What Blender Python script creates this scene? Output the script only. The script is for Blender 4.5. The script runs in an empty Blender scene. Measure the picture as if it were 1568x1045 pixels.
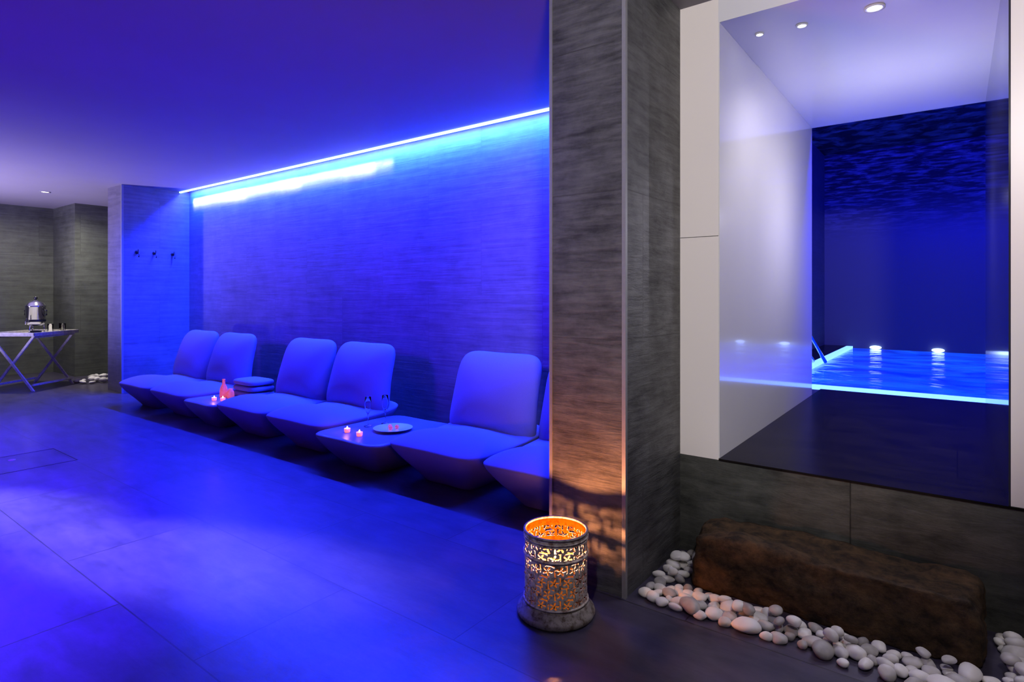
import bpy, math, random
from mathutils import Vector, Matrix, noise
random.seed(7)
scene = bpy.context.scene
try:
    scene.view_settings.view_transform = 'Standard'
    scene.view_settings.look = 'None'
except Exception: pass

# ------------------------------------------------------------------ materials
def new_mat(name):
    m = bpy.data.materials.new(name); m.use_nodes = True
    nt = m.node_tree
    return m, nt, nt.nodes['Principled BSDF']

def simple(name, col, rough=0.5, metal=0.0, noise_amt=0.0, nscale=20, bump=0.0, emit=None, estr=0, trans=0, ior=1.45, coat=0, spec=.5):
    m, nt, b = new_mat(name)
    b.inputs['Base Color'].default_value = (*col, 1)
    b.inputs['Roughness'].default_value = rough
    b.inputs['Metallic'].default_value = metal
    b.inputs['IOR'].default_value = ior
    b.inputs['Specular IOR Level'].default_value = spec
    b.inputs['Transmission Weight'].default_value = trans
    b.inputs['Coat Weight'].default_value = coat
    if emit:
        b.inputs['Emission Color'].default_value = (*emit, 1)
        b.inputs['Emission Strength'].default_value = estr
    if noise_amt or bump:
        tc = nt.nodes.new('ShaderNodeTexCoord')
        n = nt.nodes.new('ShaderNodeTexNoise'); n.inputs['Scale'].default_value = nscale
        n.inputs['Detail'].default_value = 6
        nt.links.new(tc.outputs['Object'], n.inputs['Vector'])
        if noise_amt:
            r = nt.nodes.new('ShaderNodeValToRGB')
            r.color_ramp.elements[0].position = .3; r.color_ramp.elements[1].position = .7
            r.color_ramp.elements[0].color = tuple(c*(1-noise_amt) for c in col)+(1,)
            r.color_ramp.elements[1].color = tuple(min(1,c*(1+noise_amt)) for c in col)+(1,)
            nt.links.new(n.outputs['Fac'], r.inputs['Fac'])
            nt.links.new(r.outputs['Color'], b.inputs['Base Color'])
        if bump:
            bp = nt.nodes.new('ShaderNodeBump'); bp.inputs['Strength'].default_value = bump
            bp.inputs['Distance'].default_value = .01
            nt.links.new(n.outputs['Fac'], bp.inputs['Height'])
            nt.links.new(bp.outputs['Normal'], b.inputs['Normal'])
    return m

def tile_mat(name, dark, light, bw, rh, wall=True, rough=.42, stretch=18, bump=.35, mortar=.0025, along=1.1, spec=.5, offs=.5, shift=(0,0), wn=.6, wb=.45, mcol=.35, c1=.86):
    """large format stone tile with horizontal striations and thin joints"""
    m, nt, b = new_mat(name)
    N, L = nt.nodes.new, nt.links.new
    tc = N('ShaderNodeTexCoord'); sp = N('ShaderNodeSeparateXYZ')
    L(tc.outputs['Object'], sp.inputs[0])
    cb = N('ShaderNodeCombineXYZ')
    if wall:
        a = N('ShaderNodeMath'); a.operation='ADD'
        L(sp.outputs['X'], a.inputs[0]); L(sp.outputs['Y'], a.inputs[1])
        L(a.outputs[0], cb.inputs[0]); L(sp.outputs['Z'], cb.inputs[1])
    else:
        L(sp.outputs['X'], cb.inputs[0]); L(sp.outputs['Y'], cb.inputs[1])
    mp0 = N('ShaderNodeMapping'); mp0.inputs['Location'].default_value=(shift[0],shift[1],0)
    L(cb.outputs[0], mp0.inputs[0])
    br = N('ShaderNodeTexBrick'); br.offset = offs
    br.inputs['Scale'].default_value = 1
    br.inputs['Brick Width'].default_value = bw
    br.inputs['Row Height'].default_value = rh
    br.inputs['Mortar Size'].default_value = mortar
    br.inputs['Mortar Smooth'].default_value = .1
    br.inputs['Color1'].default_value = (c1,c1,c1,1)
    br.inputs['Color2'].default_value = (1.0,1.0,1.0,1)
    br.inputs['Mortar'].default_value = (mcol,mcol,mcol,1)
    L(mp0.outputs[0], br.inputs['Vector'])
    mp = N('ShaderNodeMapping'); mp.inputs['Scale'].default_value = (along, stretch, 1)
    L(cb.outputs[0], mp.inputs[0])
    addv = N('ShaderNodeVectorMath'); addv.operation='MULTIPLY_ADD'
    L(br.outputs['Color'], addv.inputs[0]); addv.inputs[1].default_value=(40,40,0)
    L(mp.outputs[0], addv.inputs[2])
    n1 = N('ShaderNodeTexNoise'); n1.inputs['Scale'].default_value=1.6; n1.inputs['Detail'].default_value=9; n1.inputs['Roughness'].default_value=.68
    n1.inputs['Distortion'].default_value=.3
    L(addv.outputs[0], n1.inputs['Vector'])
    n2 = N('ShaderNodeTexNoise'); n2.inputs['Scale'].default_value=4.5; n2.inputs['Detail'].default_value=9; n2.inputs['Roughness'].default_value=.7
    L(cb.outputs[0], n2.inputs['Vector'])
    mixf = N('ShaderNodeMath'); mixf.operation='MULTIPLY_ADD'; mixf.inputs[1].default_value=wb
    L(n2.outputs['Fac'], mixf.inputs[0]); 
    m2 = N('ShaderNodeMath'); m2.operation='MULTIPLY'; m2.inputs[1].default_value=wn
    L(n1.outputs['Fac'], m2.inputs[0]); L(m2.outputs[0], mixf.inputs[2])
    r = N('ShaderNodeValToRGB')
    r.color_ramp.elements[0].position=.40; r.color_ramp.elements[1].position=.64
    r.color_ramp.elements[0].color=(*dark,1); r.color_ramp.elements[1].color=(*light,1)
    L(mixf.outputs[0], r.inputs['Fac'])
    mx = N('ShaderNodeMix'); mx.data_type='RGBA'; mx.blend_type='MULTIPLY'; mx.inputs['Factor'].default_value=1
    L(r.outputs['Color'], mx.inputs['A']); L(br.outputs['Color'], mx.inputs['B'])
    L(mx.outputs['Result'], b.inputs['Base Color'])
    b.inputs['Roughness'].default_value=rough
    b.inputs['Specular IOR Level'].default_value=spec
    h = N('ShaderNodeMath'); h.operation='SUBTRACT'
    L(n1.outputs['Fac'], h.inputs[0]); L(br.outputs['Fac'], h.inputs[1])
    bp = N('ShaderNodeBump'); bp.inputs['Strength'].default_value=bump; bp.inputs['Distance'].default_value=.006
    L(h.outputs[0], bp.inputs['Height']); L(bp.outputs['Normal'], b.inputs['Normal'])
    return m

M_wall  = tile_mat('stone_wall_tile', (.115,.107,.15), (.195,.18,.24), 1.2,.6, bump=.4, spec=.3, mcol=.68, c1=.90, mortar=.002)
M_col   = tile_mat('stone_column_tile', (.036,.036,.038), (.135,.135,.137), 1.2,.6, rough=.5, stretch=20, along=3.0, bump=1.0, shift=(.55,.18), wn=.56, wb=.48, spec=.25, mcol=.7, c1=.9)
M_step  = tile_mat('stone_step_tile', (.026,.028,.026), (.10,.10,.092), 1.2,.6, rough=.5, stretch=12, along=3, bump=.9, shift=(.63,.14), wn=.5, wb=.55, spec=.25)
M_floor = tile_mat('slate_floor_tile', (.036,.032,.060), (.078,.068,.108), 1.2,.6, wall=False, rough=.28, stretch=7, along=2, bump=.16, mortar=.003, shift=(.2,.28), spec=.45, mcol=.4, c1=.9)
M_pfloor= tile_mat('polished_dark_floor', (.005,.004,.004), (.014,.011,.011), 1.2,.6, wall=False, rough=.25, stretch=8, along=2, bump=.05, mortar=.002, spec=.06)
M_far   = tile_mat('stone_recess_tile', (.06,.065,.056), (.13,.14,.12), 1.2,.6, bump=.4, stretch=14, mcol=.6)
M_ceil  = simple('painted_ceiling', (.27,.25,.29), .6, noise_amt=.02, nscale=3)
M_white = simple('white_lacquer_frame', (.78,.72,.70), .35, noise_amt=.02, nscale=2)
M_gwhite= simple('white_glass_panel', (.68,.66,.66), .12, noise_amt=.02, nscale=2, coat=.4)
M_gceil = simple('white_gloss_ceiling', (.66,.65,.70), .22, noise_amt=.02, nscale=2)
M_gdark = simple('dark_glass_panel', (.03,.03,.045), .08, noise_amt=.1, nscale=3)
M_trim  = simple('brushed_aluminium', (.26,.26,.27), .55, .3, noise_amt=.05, nscale=80)
M_chrome= simple('chrome', (.75,.75,.75), .12, 1, noise_amt=.02, nscale=40)
M_black = simple('black_plastic', (.015,.015,.015), .35, noise_amt=.1)
M_fabric= simple('blue_grey_outdoor_fabric', (.21,.185,.36), .8, noise_amt=.06, nscale=250, bump=.1, spec=.15)
M_table = simple('grey_moulded_tabletop', (.14,.13,.24), .4, noise_amt=.05, nscale=60)
M_towel = simple('blue_grey_terry_towel', (.22,.22,.36), .95, noise_amt=.08, nscale=200, bump=.5)
M_ceram = simple('white_porcelain', (.75,.75,.77), .15, noise_amt=.02)
M_glass = simple('clear_glass', (1,1,1), .02, trans=1.0, ior=1.2)
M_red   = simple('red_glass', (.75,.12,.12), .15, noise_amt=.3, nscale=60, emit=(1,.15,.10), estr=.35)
M_wax   = simple('candle_wax', (.22,.08,.02), .6, noise_amt=.05, emit=(1,.22,.02), estr=.35, spec=.1)  # orange emission stands in for flame light glowing through the wax
M_flame = simple('candle_flame', (1,.6,.2), .5, noise_amt=.01, emit=(1,.55,.18), estr=14)
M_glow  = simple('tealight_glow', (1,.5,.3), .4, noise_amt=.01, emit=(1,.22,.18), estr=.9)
M_led   = simple('led_strip_diffuser', (.5,.8,1), .4, noise_amt=.01, emit=(.36,.66,1), estr=3.0)
M_down  = simple('downlight_lens', (1,1,1), .3, noise_amt=.01, emit=(.8,.86,1), estr=20)
M_downw = simple('downlight_lens_warm', (1,1,1), .3, noise_amt=.01, emit=(1,.85,.7), estr=5)
M_pedge = simple('pool_edge_glow', (.3,.6,1), .3, noise_amt=.01, emit=(.18,.44,1), estr=2.0)  # lit pool edge, its light put in as emission
M_plamp = simple('pool_lamp_lens', (.8,.9,1), .3, noise_amt=.01, emit=(.42,.6,1), estr=4)
M_wood  = simple('silvered_wood', (.42,.4,.38), .5, noise_amt=.25, nscale=30)

def patina(inner=False, base=False):
    m, nt, b = new_mat('rusted_cream_metal' if not inner else 'dark_inner_metal')
    N, L = nt.nodes.new, nt.links.new
    tc=N('ShaderNodeTexCoord'); n=N('ShaderNodeTexNoise'); n.inputs['Scale'].default_value=45; n.inputs['Detail'].default_value=8
    n.inputs['Roughness'].default_value=.7
    L(tc.outputs['Object'],n.inputs['Vector'])
    r=N('ShaderNodeValToRGB'); e=r.color_ramp.elements
    e[0].position=.38; e[1].position=.54
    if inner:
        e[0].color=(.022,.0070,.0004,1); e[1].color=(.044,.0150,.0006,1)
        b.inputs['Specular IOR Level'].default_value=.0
    elif base:
        e[0].color=(.07,.045,.03,1); e[1].color=(.24,.21,.19,1)
    else:
        e[0].color=(.16,.09,.06,1); e[1].color=(.5,.45,.41,1)
    L(n.outputs['Fac'],r.inputs['Fac']); L(r.outputs['Color'],b.inputs['Base Color'])
    b.inputs['Roughness'].default_value=.6
    bp=N('ShaderNodeBump'); bp.inputs['Strength'].default_value=.5; bp.inputs['Distance'].default_value=.002
    L(n.outputs['Fac'],bp.inputs['Height']); L(bp.outputs['Normal'],b.inputs['Normal'])
    return m
M_pat = patina(); M_pati = patina(True); M_patb = patina(False,True)

def pebble_mat():
    m, nt, b = new_mat('white_river_pebble')
    N, L = nt.nodes.new, nt.links.new
    g=N('ShaderNodeNewGeometry'); r=N('ShaderNodeValToRGB'); e=r.color_ramp.elements
    e[0].color=(.30,.28,.27,1); e[1].color=(.8,.77,.73,1); e[1].position=.65
    L(g.outputs['Random Per Island'],r.inputs['Fac'])
    tc=N('ShaderNodeTexCoord'); n=N('ShaderNodeTexNoise'); n.inputs['Scale'].default_value=30
    L(tc.outputs['Object'],n.inputs['Vector'])
    mx=N('ShaderNodeMix'); mx.data_type='RGBA'; mx.blend_type='OVERLAY'; mx.inputs['Factor'].default_value=.35
    L(r.outputs['Color'],mx.inputs['A']); L(n.outputs['Fac'],mx.inputs['B'])
    L(mx.outputs['Result'],b.inputs['Base Color']); b.inputs['Roughness'].default_value=.5
    return m
M_peb = pebble_mat()

def rock_mat():
    m, nt, b = new_mat('brown_rock')
    N, L = nt.nodes.new, nt.links.new
    tc=N('ShaderNodeTexCoord'); mp=N('ShaderNodeMapping'); mp.inputs['Scale'].default_value=(5,6,6)
    L(tc.outputs['Object'],mp.inputs[0])
    n=N('ShaderNodeTexNoise'); n.inputs['Scale'].default_value=3; n.inputs['Detail'].default_value=10; n.inputs['Roughness'].default_value=.72
    L(mp.outputs[0],n.inputs['Vector'])
    r=N('ShaderNodeValToRGB'); e=r.color_ramp.elements
    e[0].position=.38; e[0].color=(.022,.016,.012,1); e[1].position=.68; e[1].color=(.125,.073,.036,1)
    L(n.outputs['Fac'],r.inputs['Fac']); L(r.outputs['Color'],b.inputs['Base Color'])
    b.inputs['Roughness'].default_value=.8; b.inputs['Specular IOR Level'].default_value=.2
    bp=N('ShaderNodeBump'); bp.inputs['Strength'].default_value=1; bp.inputs['Distance'].default_value=.016
    L(n.outputs['Fac'],bp.inputs['Height']); L(bp.outputs['Normal'],b.inputs['Normal'])
    return m
M_rock = rock_mat()

def slate_mat():
    """stone that is smooth at the bottom and riven towards the top of the pool hall"""
    m, nt, b = new_mat('riven_slate_cladding')
    N, L = nt.nodes.new, nt.links.new
    tc=N('ShaderNodeTexCoord'); mp=N('ShaderNodeMapping'); mp.inputs['Scale'].default_value=(2.8,2.8,20)
    L(tc.outputs['Object'],mp.inputs[0])
    n=N('ShaderNodeTexNoise'); n.inputs['Scale'].default_value=1.6; n.inputs['Detail'].default_value=8; n.inputs['Roughness'].default_value=.6; n.inputs['Distortion'].default_value=.4
    L(mp.outputs[0],n.inputs['Vector'])
    r=N('ShaderNodeValToRGB'); e=r.color_ramp.elements
    e[0].position=.46; e[0].color=(.018,.018,.022,1); e[1].position=.72; e[1].color=(.26,.26,.3,1)
    L(n.outputs['Fac'],r.inputs['Fac'])
    sp=N('ShaderNodeSeparateXYZ'); L(tc.outputs['Object'],sp.inputs[0])
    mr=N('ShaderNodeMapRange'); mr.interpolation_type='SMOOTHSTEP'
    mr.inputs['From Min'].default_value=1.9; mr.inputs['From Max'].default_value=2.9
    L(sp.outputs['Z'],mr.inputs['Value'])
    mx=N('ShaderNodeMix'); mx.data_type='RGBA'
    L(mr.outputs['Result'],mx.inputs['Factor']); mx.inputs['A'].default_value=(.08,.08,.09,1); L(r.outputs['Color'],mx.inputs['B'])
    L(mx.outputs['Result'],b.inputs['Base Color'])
    b.inputs['Roughness'].default_value=.4; b.inputs['Specular IOR Level'].default_value=.25
    bp=N('ShaderNodeBump'); bp.inputs['Distance'].default_value=.03
    L(mr.outputs['Result'],bp.inputs['Strength'])
    L(n.outputs['Fac'],bp.inputs['Height']); L(bp.outputs['Normal'],b.inputs['Normal'])
    return m
M_slate = slate_mat()
M_poolwall = tile_mat('pool_stone_wall', (.08,.08,.09), (.12,.12,.13), 1.2,.6, bump=.15, spec=.2, mcol=.8, c1=.95)

def water_mat():
    m, nt, b = new_mat('pool_water')
    N, L = nt.nodes.new, nt.links.new
    tc=N('ShaderNodeTexCoord'); mp=N('ShaderNodeMapping'); mp.inputs['Scale'].default_value=(1,1.3,1)
    L(tc.outputs['Object'],mp.inputs[0])
    n=N('ShaderNodeTexNoise'); n.inputs['Scale'].default_value=1.6; n.inputs['Detail'].default_value=3; n.inputs['Distortion'].default_value=1.0
    L(mp.outputs[0],n.inputs['Vector'])
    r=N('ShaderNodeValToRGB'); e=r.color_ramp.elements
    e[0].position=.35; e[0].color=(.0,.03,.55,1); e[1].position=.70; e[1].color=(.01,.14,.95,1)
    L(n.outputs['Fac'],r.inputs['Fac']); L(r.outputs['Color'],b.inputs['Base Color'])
    L(r.outputs['Color'],b.inputs['Emission Color']); b.inputs['Emission Strength'].default_value=.75  # underwater lighting put in as blue emission of the water
    b.inputs['Roughness'].default_value=.13; b.inputs['IOR'].default_value=1.33
    bp=N('ShaderNodeBump'); bp.inputs['Strength'].default_value=.6; bp.inputs['Distance'].default_value=.06
    L(n.outputs['Fac'],bp.inputs['Height']); L(bp.outputs['Normal'],b.inputs['Normal'])
    return m
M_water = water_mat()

# ------------------------------------------------------------------ mesh builder
class MB:
    def __init__(s): s.v=[]; s.f=[]; s.m=[]; s.mats=[]; s.sm=[]
    def mi(s, mat):
        if mat not in s.mats: s.mats.append(mat)
        return s.mats.index(mat)
    def add(s, verts, faces, mat, smooth=False, M=None):
        o=len(s.v); k=s.mi(mat)
        for p in verts:
            p=Vector(p)
            s.v.append(tuple(M@p) if M else tuple(p))
        for f in faces:
            s.f.append([i+o for i in f]); s.m.append(k); s.sm.append(smooth)
    def box(s, a, b, mat, M=None, bev=0):
        x0,y0,z0=a; x1,y1,z1=b
        v=[(x0,y0,z0),(x1,y0,z0),(x1,y1,z0),(x0,y1,z0),(x0,y0,z1),(x1,y0,z1),(x1,y1,z1),(x0,y1,z1)]
        f=[(0,3,2,1),(4,5,6,7),(0,1,5,4),(1,2,6,5),(2,3,7,6),(3,0,4,7)]
        s.add(v,f,mat,False,M)
    def lathe(s, prof, mat, c=(0,0,0), n=32, M=None, smooth=True):
        v=[];f=[]
        for r,z in prof:
            for i in range(n):
                a=2*math.pi*i/n; v.append((c[0]+r*math.cos(a),c[1]+r*math.sin(a),c[2]+z))
        for j in range(len(prof)-1):
            for i in range(n):
                f.append((j*n+i,j*n+(i+1)%n,(j+1)*n+(i+1)%n,(j+1)*n+i))
        s.add(v,f,mat,smooth,M)
    def tube(s, pts, r, mat, n=10, M=None):
        v=[];f=[]; pts=[Vector(p) for p in pts]
        for j,p in enumerate(pts):
            d=(pts[min(j+1,len(pts)-1)]-pts[max(j-1,0)]).normalized()
            up=Vector((0,0,1)) if abs(d.z)<.95 else Vector((1,0,0))
            a=d.cross(up).normalized(); b2=d.cross(a).normalized()
            for i in range(n):
                t=2*math.pi*i/n; v.append(p+a*r*math.cos(t)+b2*r*math.sin(t))
        for j in range(len(pts)-1):
            for i in range(n):
                f.append((j*n+i,j*n+(i+1)%n,(j+1)*n+(i+1)%n,(j+1)*n+i))
        f.append(tuple(range(n))); f.append(tuple(range((len(pts)-1)*n,len(pts)*n)))
        s.add(v,f,mat,True,M)
    def obj(s, name, origin=None, bevel=0):
        me=bpy.data.meshes.new(name)
        vs=s.v
        if origin: 
            vs=[(x-origin[0],y-origin[1],z-origin[2]) for x,y,z in vs]
        me.from_pydata(vs,[],s.f)
        for m in s.mats: me.materials.append(m)
        me.polygons.foreach_set('material_index',s.m)
        me.polygons.foreach_set('use_smooth',s.sm)
        me.update()
        import bmesh
        bm=bmesh.new(); bm.from_mesh(me); bmesh.ops.recalc_face_normals(bm,faces=bm.faces); bm.to_mesh(me); bm.free()
        o=bpy.data.objects.new(name,me); scene.collection.objects.link(o)
        if origin: o.location=origin
        if bevel:
            b=o.modifiers.new('bevel','BEVEL'); b.width=bevel; b.segments=2; b.limit_method='ANGLE'
        return o

def boxobj(name,a,b,mat,bevel=0):
    m=MB(); m.box(a,b,mat); return m.obj(name,bevel=bevel)

# ------------------------------------------------------------------ room shell
CZ=2.55
boxobj('floor',(-11.5,-3,-.1),(3,4.7,0),M_floor)
boxobj('ceiling',(-11.5,-3,CZ),(3,3.56,CZ+.12),M_ceil)
boxobj('ceiling_cove',(-11.5,3.56,CZ+.12),(3,4.7,CZ+.2),M_ceil)
boxobj('wall_lounge',(-8.125,3.69,0),(-1.2,3.85,CZ+.12),M_wall)
boxobj('wall_return',(-8.57,2.90,0),(-8.125,4.7,CZ),M_wall)
boxobj('wall_far',(-11.5,-3,0),(-11.3,4.7,CZ),M_far)
boxobj('wall_recess',(-10.35,4.5,0),(-8.57,4.7,CZ),M_far)
boxobj('wall_pier',(-11.3,3.08,0),(-10.35,4.7,CZ),M_far)
boxobj('wall_south',(-11.5,-3.15,0),(3,-3,CZ),M_wall)
boxobj('wall_east',(3,-3.15,0),(3.15,2.713,CZ),M_wall)
# column
m=MB(); m.box((-1.40,2.135,0),(-1.047,2.713,CZ),M_col); m.box((-1.40,2.713,0),(-1.047,3.69,CZ),M_col); m.obj('wall_column')
m=MB()
for x,w_ in ((-1.403,.014),(-1.060,.016)):
    m.box((x,2.130,0),(x+w_,2.147,CZ),M_trim)
m.obj('trim_1')
m=MB(); m.box((-8.145,2.893,0),(-8.12,2.915,CZ),M_trim); m.obj('trim_2')
# raised platform
boxobj('floor_platform',(-1.047,2.713,0),(3,5.2,.45),M_step)
boxobj('floor_passage',(-.863,2.705,.45),(3,5.2,.458),M_pfloor)
# portal
SZ=.45
m=MB(); m.box((-1.047,2.713,SZ),(-.868,4.85,1.468),M_white); m.box((-1.047,2.713,1.471),(-.868,4.85,CZ),M_white)
m.box((-1.047,2.72,1.466),(-.872,4.85,1.473),M_trim); m.obj('wall_portal_west')
boxobj('wall_portal_glass_west',(-.868,2.714,.458),(-.863,4.85,2.44),M_gwhite)
boxobj('wall_portal_east',(.150,2.713,.458),(3,4.85,CZ),M_white)
boxobj('wall_portal_glass_east',(.144,2.714,.458),(.150,4.85,2.44),M_gdark)
boxobj('ceiling_passage',(-.868,2.713,2.44),(.150,4.85,CZ),M_gceil)
# pool hall
boxobj('wall_north',(-1.8,9.96,0),(2.7,10.2,3.3),M_slate)
boxobj('wall_northwest',(-1.8,4.7,0),(-1.6,9.96,3.3),M_poolwall)
boxobj('wall_northeast',(2.5,4.85,0),(2.7,9.96,3.3),M_poolwall)
boxobj('wall_over_portal',(-1.6,4.7,2.55),(2.5,4.85,3.3),M_poolwall)
boxobj('wall_beside_portal',(-1.6,4.7,0),(-1.047,4.85,2.55),M_poolwall)
boxobj('ceiling_pool',(-1.8,4.7,3.3),(2.7,10.2,3.4),M_slate)
boxobj('floor_pool_deck',(-1.6,4.85,0),(-1.3,9.96,.45),M_pfloor)
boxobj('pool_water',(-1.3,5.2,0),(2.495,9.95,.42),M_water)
m=MB(); m.box((-1.3,5.2,.42),(2.495,5.48,.452),M_pedge); m.box((-1.3,5.48,.42),(-1.22,9.9,.452),M_pedge); m.obj('pool_edge_glow_strip')
for i,x in enumerate((-.94,-.21,.43,1.1)):
    m=MB()
    m.lathe([(0,0),(.05,.004),(.075,.01),(.085,.03),(.085,.06)],M_plamp,n=24,M=Matrix.Translation((x,9.89,.445))@Matrix.Rotation(math.radians(-90),4,'X')@Matrix.Scale(.3,4,(0,1,0))@Matrix.Scale(.85,4,(1,0,0)))
    m.obj('pool_lamp')
m=MB()
for dx in (0,-.12):
    P=[]
    for k in range(9):
        a=math.pi/2*k/8
        P.append((-1.34+dx, 6.0+.18*(1-math.cos(a)), .95+.14*math.sin(a)))
    pts=[(-1.34+dx,6.0,.451)]+P+[(-1.28+dx,6.5,1.0),(-1.14+dx,7.15,.475)]
    m.tube(pts,.018,M_chrome)
m.obj('pool_handrail')

# LED strip in cove
boxobj('led_strip_light',(-8.12,3.560,CZ-.018),(-1.40,3.580,CZ+.004),M_led)

def downlight(name,x,y,z,r,lens,ring=M_trim):
    m=MB(); m.lathe([(0,-.002),(r*.7,-.002)],lens,(x,y,z),24); m.lathe([(r*.7,-.002),(r*.75,-.006),(r,-.006),(r,.0)],ring,(x,y,z),24); m.obj(name)
downlight('ceiling_downlight',-9.53,2.51,CZ,.06,M_downw)
for x,y,r in ((-.75,2.95,.02),(-.57,2.97,.025),(-.285,2.975,.04),(-.075,2.99,.035)):
    downlight('ceiling_downlight',x,y,2.44,r,M_down,M_gceil)

for y in (3.06,3.26,3.48):
    m=MB()
    m.tube([(-8.125,y,1.73),(-8.07,y,1.73)],.012,M_black)
    m.tube([(-8.075,y,1.76),(-8.068,y,1.735),(-8.05,y,1.70),(-8.06,y,1.67)],.009,M_black)
    m.lathe([(0,0),(.022,0),(.022,.008),(0,.008)],M_black,n=16,M=Matrix.Translation((-8.125,y,1.73))@Matrix.Rotation(math.radians(90),4,'Y'))
    m.obj('coat_hook')

# ------------------------------------------------------------------ lounge chairs
def sup(th,n):
    c,s=math.cos(th),math.sin(th)
    return math.copysign(abs(c)**(2/n),c), math.copysign(abs(s)**(2/n),s)
NA=96
def ring_faces(nr,na,start):
    return [(start+j*na+i,start+j*na+(i+1)%na,start+(j+1)*na+(i+1)%na,start+(j+1)*na+i) for j in range(nr-1) for i in range(na)]
def lounge(cx):
    a,b=.378,.42; yc=2.955; ze=.25
    m=MB()
    V=[]; rings=0
    def surf(x,y,s):
        t=max(0,(y+.1)/1.1)
        return .05*t*t
    K=16
    for k in range(K+1):
        s=max(.001,(k/K)) ; s=1-(1-s)**1.4 if k else .001
        for i in range(NA):
            ux,uy=sup(2*math.pi*i/NA,6)
            pin=1+.04*(abs(ux*uy))**3-.03*(1-abs(ux*uy))*s
            x=ux*s; y=uy*s
            z=ze+.10*(1-s**2.4)**.8+ surf(x,y,s) - .05*math.exp(-((y-.15)/.45)**2)*(1-s**4)
            V.append((cx+a*x*pin, yc+b*y*pin, z))
        rings+=1
    for q,sc,z in ((.1,1.0,ze-.008),(.3,.97,ze-.035),(.5,.90,ze-.075),(.7,.80,ze-.125),(.8,.69,.075),(.9,.60,.03),(1,.555,.006),(1,.54,0),(1,.3,0),(1,.001,0)):
        for i in range(NA):
            ux,uy=sup(2*math.pi*i/NA,6)
            pin=1+.04*(abs(ux*uy))**3-.03*(1-abs(ux*uy))
            zz=z+surf(ux*sc,uy*sc,1)*(z/ze)
            V.append((cx+a*ux*sc*pin, yc+b*uy*sc*pin, zz))
        rings+=1
    m.add(V,ring_faces(rings,NA,0),M_fabric,True)
    V=[];rings=0; A,B,T=.368,.315,.12
    R=Matrix.Translation((cx,3.22,.495))@Matrix.Rotation(math.radians(-13),4,'X')
    seq=[(1-(1-k/K)**1.5 if k else .001, 1) for k in range(K+1)]+[(1-(1-k/K)**1.5 if k else .001,-1) for k in range(K-1,-1,-1)]
    for s,sg in seq:
        for i in range(NA):
            ux,uy=sup(2*math.pi*i/NA,6)
            pin=1+.015*(abs(ux*uy))**3-.02*(1-abs(ux*uy))*s
            d=T*(1-s**3.2)**.6
            w=uy*s
            x=A*ux*s*pin*(1-.03*w); z=B*w*pin
            yy=-sg*d*(1.0-.25*w) + .05*w*w*.6
            V.append((x,yy,z))
        rings+=1
    m.add(V,ring_faces(rings,NA,0),M_fabric,True,R)
    return m.obj('lounge_chair',origin=(cx,2.955,0))
for cx in (-6.93,-6.15,-4.81,-4.03,-2.58,-1.80): lounge(cx)

TZ=.225
def low_table(cx,yc,a,b):
    m=MB(); V=[];r=0
    for s,z in ((.001,.196),(.5,.196),(.85,.198),(.93,.205),(.97,.205),(1,.198),(1,.188),(.96,.16),(.87,.115),(.76,.07),(.65,.03),(.60,.006),(.585,0),(.3,0),(.001,0)):
        z*=TZ/.2
        for i in range(NA):
            ux,uy=sup(2*math.pi*i/NA,6); pin=1+.04*(abs(ux*uy))**3-.03*(1-abs(ux*uy))
            V.append((cx+a*ux*s*pin,yc+b*uy*s*pin,z))
        r+=1
    m.add(V,ring_faces(r,NA,0),M_table,True)
    return m.obj('low_side_table',origin=(cx,yc,0))
low_table(-5.48,2.91,.29,.38)
low_table(-3.305,2.875,.345,.41)

tz=.196*TZ/.2+.0015
def tealight(x,y,z):
    m=MB()
    m.lathe([(0,0),(.018,0),(.021,.008),(.022,.028),(.020,.028),(.018,.010),(0,.01)],M_glow,(x,y,z),20)
    m.lathe([(0,.012),(.016,.012),(.016,.020),(0,.020)],M_wax,(x,y,z),16)
    m.lathe([(.001,.022),(.004,.028),(.005,.035),(.001,.044)],M_flame,(x,y,z),10)
    m.obj('tealight_candle')
for p in ((-3.47,2.66),(-3.31,2.64),(-5.50,2.72),(-5.42,2.76)): tealight(p[0],p[1],tz)
m=MB(); m.lathe([(0,.004),(.06,.004),(.065,0),(.075,0),(.08,.006),(.14,.018),(.142,.021),(.138,.021),(.08,.011),(0,.009)],M_ceram,(-3.26,2.90,tz),40)
m.obj('porcelain_plate')
m=MB()
for dx,dy in ((-.03,0),(.02,.02),(.01,-.03)):
    m.lathe([(.001,0),(.012,.004),(.016,.014),(.010,.026),(.001,.03)],M_red,(-3.26+dx,2.90+dy,tz+.010),12)
m.obj('strawberries')
def flute(x,y,z):
    m=MB()
    m.lathe([(0,0),(.03,0),(.03,.003),(.006,.008),(.004,.03),(.004,.085),(.012,.10),(.022,.13),(.025,.17),(.022,.215),(.0205,.215),(.0235,.17),(.020,.13),(.010,.102),(.001,.095)],M_glass,(x,y,z),24)
    m.obj('champagne_flute')
flute(-3.50,2.87,tz+.004); flute(-3.46,3.00,tz+.004)
m=MB()
def soft_slab(m,c,h,n=4.5,mat=M_towel):
    V=[];r=0
    for k in range(17):
        t=-math.pi/2+math.pi*k/16
        cs=abs(math.cos(t))**(2/5) ; sn=math.copysign(abs(math.sin(t))**(2/3),math.sin(t))
        if k in(0,16): cs=.001
        for i in range(40):
            ux,uy=sup(2*math.pi*i/40,n)
            V.append((c[0]+h[0]*ux*cs,c[1]+h[1]*uy*cs,c[2]+h[2]*sn))
        r+=1
    m.add(V,ring_faces(r,40,0),mat,True)
for k in range(3): soft_slab(m,(-5.44,3.07,tz+.03+.056*k),(.21-.006*k,.13,.029))
m.obj('folded_towels')
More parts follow.
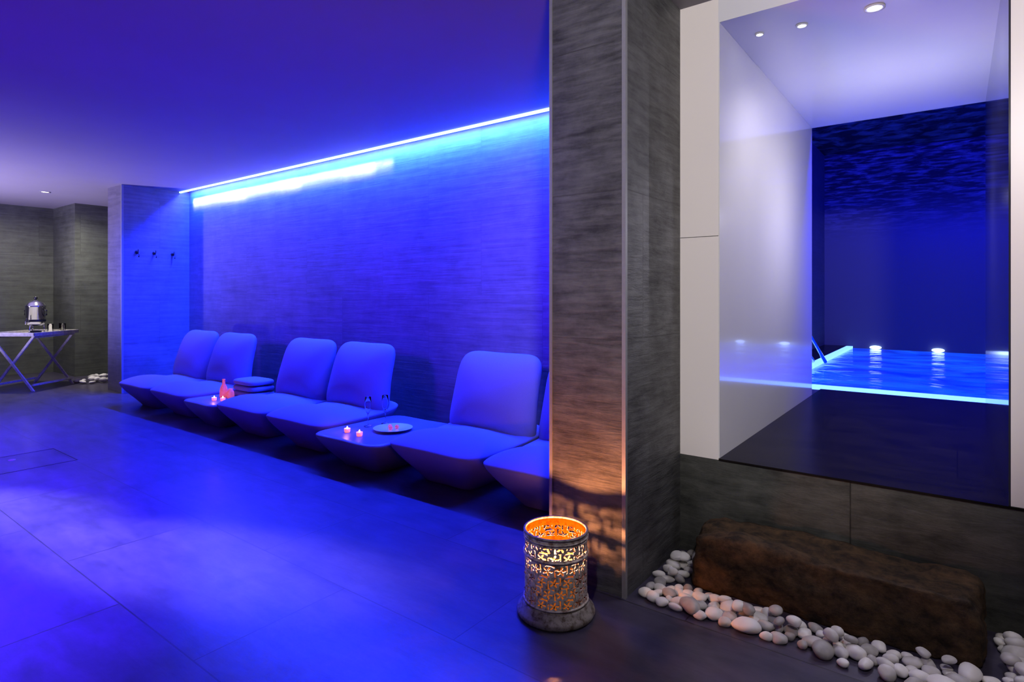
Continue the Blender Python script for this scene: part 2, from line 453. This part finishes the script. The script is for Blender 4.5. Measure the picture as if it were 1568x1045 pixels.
m=MB(); m.lathe([(0,0),(.035,0),(.038,.01),(.036,.07),(.028,.10),(.013,.13),(.012,.165),(.016,.17),(.012,.175),(0,.175)],M_red,(-5.60,2.86,tz),24)
m.obj('red_glass_bottle')
m=MB(); m.lathe([(0,0),(.03,0),(.034,.02),(.03,.06),(.02,.075),(.018,.09),(0,.09)],M_red,(-5.51,2.88,tz),24)
m.obj('red_glass_jar')

# ------------------------------------------------------------------ lantern
LX,LY=-1.215,1.890
m=MB()
R0=.118; H0,H1=.035,.315; NT,NZ=300,130
V=[];F=[]
for j in range(NZ+1):
    for i in range(NT):
        a=2*math.pi*i/NT; V.append((LX+R0*math.cos(a),LY+R0*math.sin(a),H0+(H1-H0)*j/NZ))
cells=15; ch=.042
for j in range(NZ):
    z=(j+.5)/NZ*(H1-H0)
    for i in range(NT):
        keep=True
        if .030<z<.25 and not (.190<z<.206):
            row=int((z-.022)/ch); fz=((z-.022)/ch-row)*2-1
            u=(i+.5)/NT*cells+.5*(row%2); fx=(u-int(u))*2-1
            rr=math.hypot(fx,fz); ph=math.atan2(fz,fx); sg=1 if (int(u)+row)%2 else -1
            petal=.40+.34*math.cos(5*ph+.6*sg)
            hole=(.14<rr<petal+.10) or (rr>.86 and math.sin(2.0*ph+5.0*rr*sg)>.62)
            keep=not hole
        if keep: F.append((j*NT+i,j*NT+(i+1)%NT,(j+1)*NT+(i+1)%NT,(j+1)*NT+i))
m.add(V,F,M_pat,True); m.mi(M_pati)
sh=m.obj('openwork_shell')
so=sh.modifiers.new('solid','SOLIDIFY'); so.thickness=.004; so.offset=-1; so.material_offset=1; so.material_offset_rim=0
m=MB()
def tor(z,R,r,mat=M_pat):
    prof=[(R+r*math.cos(2*math.pi*k/10),z+r*math.sin(2*math.pi*k/10)) for k in range(11)]
    m.lathe(prof,mat,(LX,LY,0),64)
tor(.315,.118,.005,M_patb); tor(.298,.120,.0035); tor(.234,.1195,.0045); tor(.288,.1195,.0025); tor(.062,.120,.004)
m.lathe([(0,.012),(.118,.012),(.118,.05),(.122,.055),(.127,.045),(.136,.030),(.145,.024),(.148,.014),(.144,.004),(.138,0),(0,0)],M_patb,(LX,LY,0),64)
base=m.obj('flared_base')
m=MB(); m.lathe([(0,.013),(.074,.013),(.074,.205),(.071,.215),(.06,.207),(.03,.199),(0,.198)],M_wax,(LX,LY,0),36)  # candle made wide and tall to block rays below the flame
can=m.obj('pillar_candle')
m=MB(); m.lathe([(.001,.200),(.006,.208),(.008,.218),(.005,.231),(.001,.243)],M_flame,(LX,LY,0),14)
fl=m.obj('flame')
e=bpy.data.objects.new('candle_lantern',None); scene.collection.objects.link(e)
for o in (sh,base,can,fl): o.parent=e

# ------------------------------------------------------------------ pebbles and rock
import bmesh
def ico(sub):
    bm=bmesh.new(); bmesh.ops.create_icosphere(bm,subdivisions=sub,radius=1)
    v=[x.co.copy() for x in bm.verts]; f=[[a.index for a in q.verts] for q in bm.faces]; bm.free(); return v,f
IV,IF=ico(3)
def pebble(m,x,y,z,r):
    sx,sy,sz=r*random.uniform(.85,1.35),r*random.uniform(.75,1.05),r*random.uniform(.5,.75)
    off=Vector((random.random()*50,random.random()*50,0))
    R=Matrix.Rotation(random.uniform(0,6.28),3,'Z')@Matrix.Rotation(random.uniform(-.3,.3),3,'X')
    V=[]
    for v in IV:
        k=1+.22*noise.noise(v*.9+off)
        V.append(R@Vector((v.x*sx*k,v.y*sy*k,v.z*sz*k))+Vector((x,y,z+sz*.9)))
    m.add(V,IF,M_peb,True)
m=MB(); placed=[]
tries=0
def inblock(x,y,g=0): return -.90-g<x<.10+g and 2.36-g<y
while len(placed)<330 and tries<30000:
    tries+=1
    x=random.uniform(-1.02,1.3); y=random.uniform(2.17,2.68); r=random.uniform(.019,.043)
    if y-r<2.145 or x-r*1.4<-1.045 or y+r*1.4>2.71 or inblock(x,y,r*.9): continue
    if any((x-a)**2+(y-b)**2<(.80*(r+c))**2 for a,b,c in placed): continue
    placed.append((x,y,r)); pebble(m,x,y,0,r)
for k in range(90):
    x=random.uniform(-.99,1.2); y=random.uniform(2.24,2.6); r=random.uniform(.018,.03)
    if inblock(x,y,r): continue
    pebble(m,x,y,.035,r)
m.obj('white_pebbles')
m=MB()
for k in range(60):
    a=random.uniform(0,6.28); d=.38*math.sqrt(random.random())
    pebble(m,-9.55+d*math.cos(a)*.8,3.28+d*math.sin(a)*1.1,max(0,.07*(1-d/.38)),random.uniform(.03,.055))
m.obj('white_pebbles')
bm=bmesh.new(); bmesh.ops.create_cube(bm,size=2); bmesh.ops.subdivide_edges(bm,edges=bm.edges,cuts=30,use_grid_fill=True)
hx,hy,hz=.475,.135,.112
V=[]
for v in bm.verts:
    p=v.co
    n=11
    L=(abs(p.x)**n+abs(p.y)**n+abs(p.z)**n)**(1/n); q=p/L
    w=Vector((q.x*hx,q.y*hy,q.z*hz))
    d=.03*noise.noise(Vector((w.x*4,w.y*6,w.z*6)))+.014*noise.noise(w*18)+.007*noise.noise(w*45)
    nn=Vector((q.x**5,q.y**5,q.z**5)).normalized()
    w+=nn*d
    if w.z>0: 
        w.y+=.02*q.z - .0; w.x-=.03*max(0,q.x)*q.z
    V.append((-.40+w.x,2.525+w.y,max(.0,hz-.008+w.z)))
F=[[a.index for a in f.verts] for f in bm.faces]; bm.free()
m=MB(); m.add(V,F,M_rock,True); m.obj('rough_stone_block')

# ------------------------------------------------------------------ tray table and urn
YAW=math.radians(36.97)
T=Matrix.Translation((-9.62,2.42,0))@Matrix.Rotation(YAW,4,'Z')
m=MB()
m.box((-.30,-.38,.685),(.30,.38,.70),M_wood,T)
for a,b in (((-.30,-.38,.70),(.30,-.365,.73)),((-.30,.365,.70),(.30,.38,.73)),((-.30,-.38,.70),(-.285,.38,.73)),((.285,-.38,.70),(.30,.38,.73))): m.box(a,b,M_wood,T)
for y in (-.34,.32):
    for sx in (-1,1):
        p0=Vector((sx*.26,y+.012*sx,.685)); p1=Vector((-sx*.27,y+.012*sx,0))
        w=.018; t=.010
        V=[]
        for p in (p0,p1):
            for ex,ey in ((-w,-t),(w,-t),(w,t),(-w,t)): V.append((p.x+ex,p.y+ey,p.z))
        m.add(V,[(0,1,2,3),(7,6,5,4),(0,4,5,1),(1,5,6,2),(2,6,7,3),(3,7,4,0)],M_wood,False,T)
for sx in (-1,1):
    m.box((sx*.25-.012,-.34,.06),(sx*.25+.012,.34,.085),M_wood,T)
    m.box((sx*.25-.012,-.34,.66),(sx*.25+.012,.34,.685),M_wood,T)
m.obj('folding_tray_table',bevel=.002)
U=T@Matrix.Translation((.0,.02,.701))
m=MB()
for k in range(3):
    a=2*math.pi*k/3+.5
    m.tube([(.10*math.cos(a),.10*math.sin(a),0),(.095*math.cos(a),.095*math.sin(a),.05),(.08*math.cos(a),.08*math.sin(a),.12)],.010,M_chrome,M=U)
m.lathe([(0,.005),(.06,.005),(.065,.03),(.02,.035),(0,.035)],M_black,n=32,M=U)
m.lathe([(0,.10),(.06,.10),(.09,.115),(.10,.13),(.102,.15),(.105,.155),(.105,.34),(.112,.345),(.112,.36),(.105,.365),(.09,.395),(.05,.42),(.015,.43),(.012,.445),(0,.445)],M_chrome,n=40,M=U)
m.lathe([(.001,.44),(.02,.45),(.022,.465),(.012,.48),(.001,.485)],M_black,n=20,M=U)
m.lathe([(.1055,.15),(.109,.155),(.109,.175),(.1055,.18)],M_black,n=40,M=U)
m.tube([(0,-.10,.15),(0,-.16,.15),(0,-.165,.12)],.011,M_chrome,M=U)
m.tube([(0,-.145,.15),(0,-.145,.20)],.008,M_black,M=U)
for s in (-1,1):
    m.tube([(s*.105,0,.31),(s*.145,0,.30),(s*.145,0,.24),(s*.105,0,.23)],.009,M_black,M=U)
m.obj('coffee_urn')
for dx,dy in ((.17,.05),(.22,.2),(.16,.26)):
    m=MB(); m.lathe([(0,0),(.028,0),(.034,.12),(.032,.12),(.026,.006),(0,.006)],M_glass,n=20,M=T@Matrix.Translation((dx,dy,.7005))); m.obj('drinking_glass')

# floor hatch frame
m=MB(); x0,x1,y0,y1=-5.64,-5.11,.95,1.54; w=.006
for a,b in (((x0,y0),(x1,y0+w)),((x0,y1-w),(x1,y1)),((x0,y0),(x0+w,y1)),((x1-w,y0),(x1,y1))): m.box((a[0],a[1],0),(b[0],b[1],.0015),M_black)
m.lathe([(0,.001),(.02,.002),(.022,0)],M_trim,(x0+.15,y0+.3,0),16)
m.obj('floor_hatch')

# ------------------------------------------------------------------ lights
def light(name,typ,loc,target,energy,col,**kw):
    l=bpy.data.lights.new(name,typ); l.energy=energy; l.color=col
    for k,v in kw.items(): setattr(l,k,v)
    o=bpy.data.objects.new(name,l); scene.collection.objects.link(o); o.location=loc
    if target is not None:
        o.rotation_euler=(Vector(target)-Vector(loc)).to_track_quat('-Z','Y').to_euler()
    return o
def arealong(name,loc,rot,sx,sy,energy,col,spread=180):
    l=bpy.data.lights.new(name,'AREA'); l.shape='RECTANGLE'; l.size=sx; l.size_y=sy; l.energy=energy; l.color=col; l.spread=math.radians(spread)
    o=bpy.data.objects.new(name,l); scene.collection.objects.link(o); o.location=loc; o.rotation_euler=rot; return o
R_=math.radians
# cove LED, then the lamps added beside it
arealong('cove_led_light',(-4.76,3.62,CZ+.03),(R_(-6),0,0),6.6,.03,1050,(.012,.022,1.0))
arealong('cove_cyan_fill',(-4.76,3.61,CZ+.02),(R_(22),0,0),6.6,.02,90,(.0,.24,1.0),spread=110)  # added second lamp, turns only the wall top cyan
for x,L_,e in ((-7.35,1.3,6),(-6.4,1.6,5.2),(-5.2,1.6,3.6),(-4.5,.7,.8)):
    arealong('white_patch_fill',(x,3.60,CZ-.02),(R_(38),0,0),L_,.01,e*1.15,(.94,.96,1),spread=38)  # added white lamps that make the bright patch on the wall
# blue spots added out of view to brighten the lounge wall
BL=(.066,.014,1.0)
for x,tx in ((-7.6,-7.0),(-5.9,-5.2),(-4.2,-3.5),(-3.0,-2.3)):
    light('wall_fill_spot','SPOT',(x,-.9,2.48),(tx,3.6,1.65),2100,BL,spot_size=R_(38),spot_blend=1,shadow_soft_size=.35)
light('return_wall_fill','SPOT',(-3.9,-.9,2.48),(-8.12,3.35,1.3),4600,(.006,.05,1),spot_size=R_(22),spot_blend=1,shadow_soft_size=.2)  # added unseen blue spot for the return wall
# unseen blue spots added to colour the floor
for x,y,e in ((-3.3,-.1,4800),(-6.6,.0,4600),(-5.0,.2,3200),(-2.1,-.9,2200)):
    light('floor_fill_spot','SPOT',(x,y,2.5),(x-.3,y+.45,0),e,(.040,.0008,1.0),spot_size=R_(76),spot_blend=1,shadow_soft_size=.2)
# whitish beam across the floor
light('room_spot','SPOT',(-9.3,-.85,2.5),(-4.3,.88,0),9500,(.70,.62,1),spot_size=R_(8),spot_blend=1,shadow_soft_size=.05)
light('room_spot','SPOT',(-9.0,-1.0,2.5),(-2.85,1.25,0),12500,(.66,.56,1),spot_size=R_(7.5),spot_blend=1,shadow_soft_size=.05)
# lavender spots added out of view to tint the ceiling
light('ceiling_fill_spot','SPOT',(-9.4,.2,.25),(-9.0,1.5,2.55),950,(.62,.54,1),spot_size=R_(120),spot_blend=1,shadow_soft_size=.1)
light('ceiling_fill_spot','SPOT',(-4.5,-2.2,.25),(-4.6,-1.0,2.55),150,(.42,.02,1),spot_size=R_(150),spot_blend=1,shadow_soft_size=.1)
light('recess_spot','SPOT',(-9.53,2.51,2.53),(-10.2,2.6,0),190,(1,.94,.78),spot_size=R_(150),spot_blend=.8,shadow_soft_size=.05)
light('entrance_fill','SPOT',(.6,-.6,2.45),(-.62,2.7,1.78),360,(1,.95,.93),spot_size=R_(51),spot_blend=.6,shadow_soft_size=.1)  # added neutral fill for column and portal frame, lamp out of view
light('lantern_fill','SPOT',(-.3,-.3,2.45),(-1.13,1.98,.15),80,(1,.93,.88),spot_size=R_(12),spot_blend=1,shadow_soft_size=.05)  # unseen fill added to light the outside of the lantern
light('pebble_fill','SPOT',(.3,.6,2.45),(-.2,2.47,.08),58,(1,.93,.9),spot_size=R_(38),spot_blend=.8,shadow_soft_size=.05)  # fill added out of view for the pebbles and stone block
for x,y,e in ((-.285,2.975,22),(-.075,2.99,17)):
    light('passage_spot','SPOT',(x,y+.05,2.42),(x-.1,y+.9,0),e,(.88,.84,1),spot_size=R_(150),spot_blend=.6,shadow_soft_size=.03)
light('passage_fill','POINT',(-.25,3.9,1.7),None,19,(.82,.79,1),shadow_soft_size=0)
arealong('pool_hall_fill',(.2,5.1,3.0),(R_(60),0,0),2.6,.2,460,(.004,.002,1))  # blue area fill added, hidden above the portal
light('lantern_flame_light','POINT',(LX,LY,.248),None,26,(1,.34,.12),shadow_soft_size=.014)
for p in ((-3.47,2.66),(-5.50,2.72)): light('tealight_light','POINT',(p[0],p[1],tz+.06),None,.2,(1,.35,.2),shadow_soft_size=.01)

w=bpy.data.worlds.new('World'); scene.world=w; w.use_nodes=True
w.node_tree.nodes['Background'].inputs[0].default_value=(.02,.02,.1,1); w.node_tree.nodes['Background'].inputs[1].default_value=.2

# ------------------------------------------------------------------ camera
c=bpy.data.cameras.new('camera'); c.sensor_width=36; c.lens=906/1568*36; c.shift_y=-70.5/1568; c.clip_start=.05
co=bpy.data.objects.new('camera',c); scene.collection.objects.link(co); co.location=(0,0,1.2); co.rotation_euler=(math.radians(90),0,YAW)
scene.camera=co
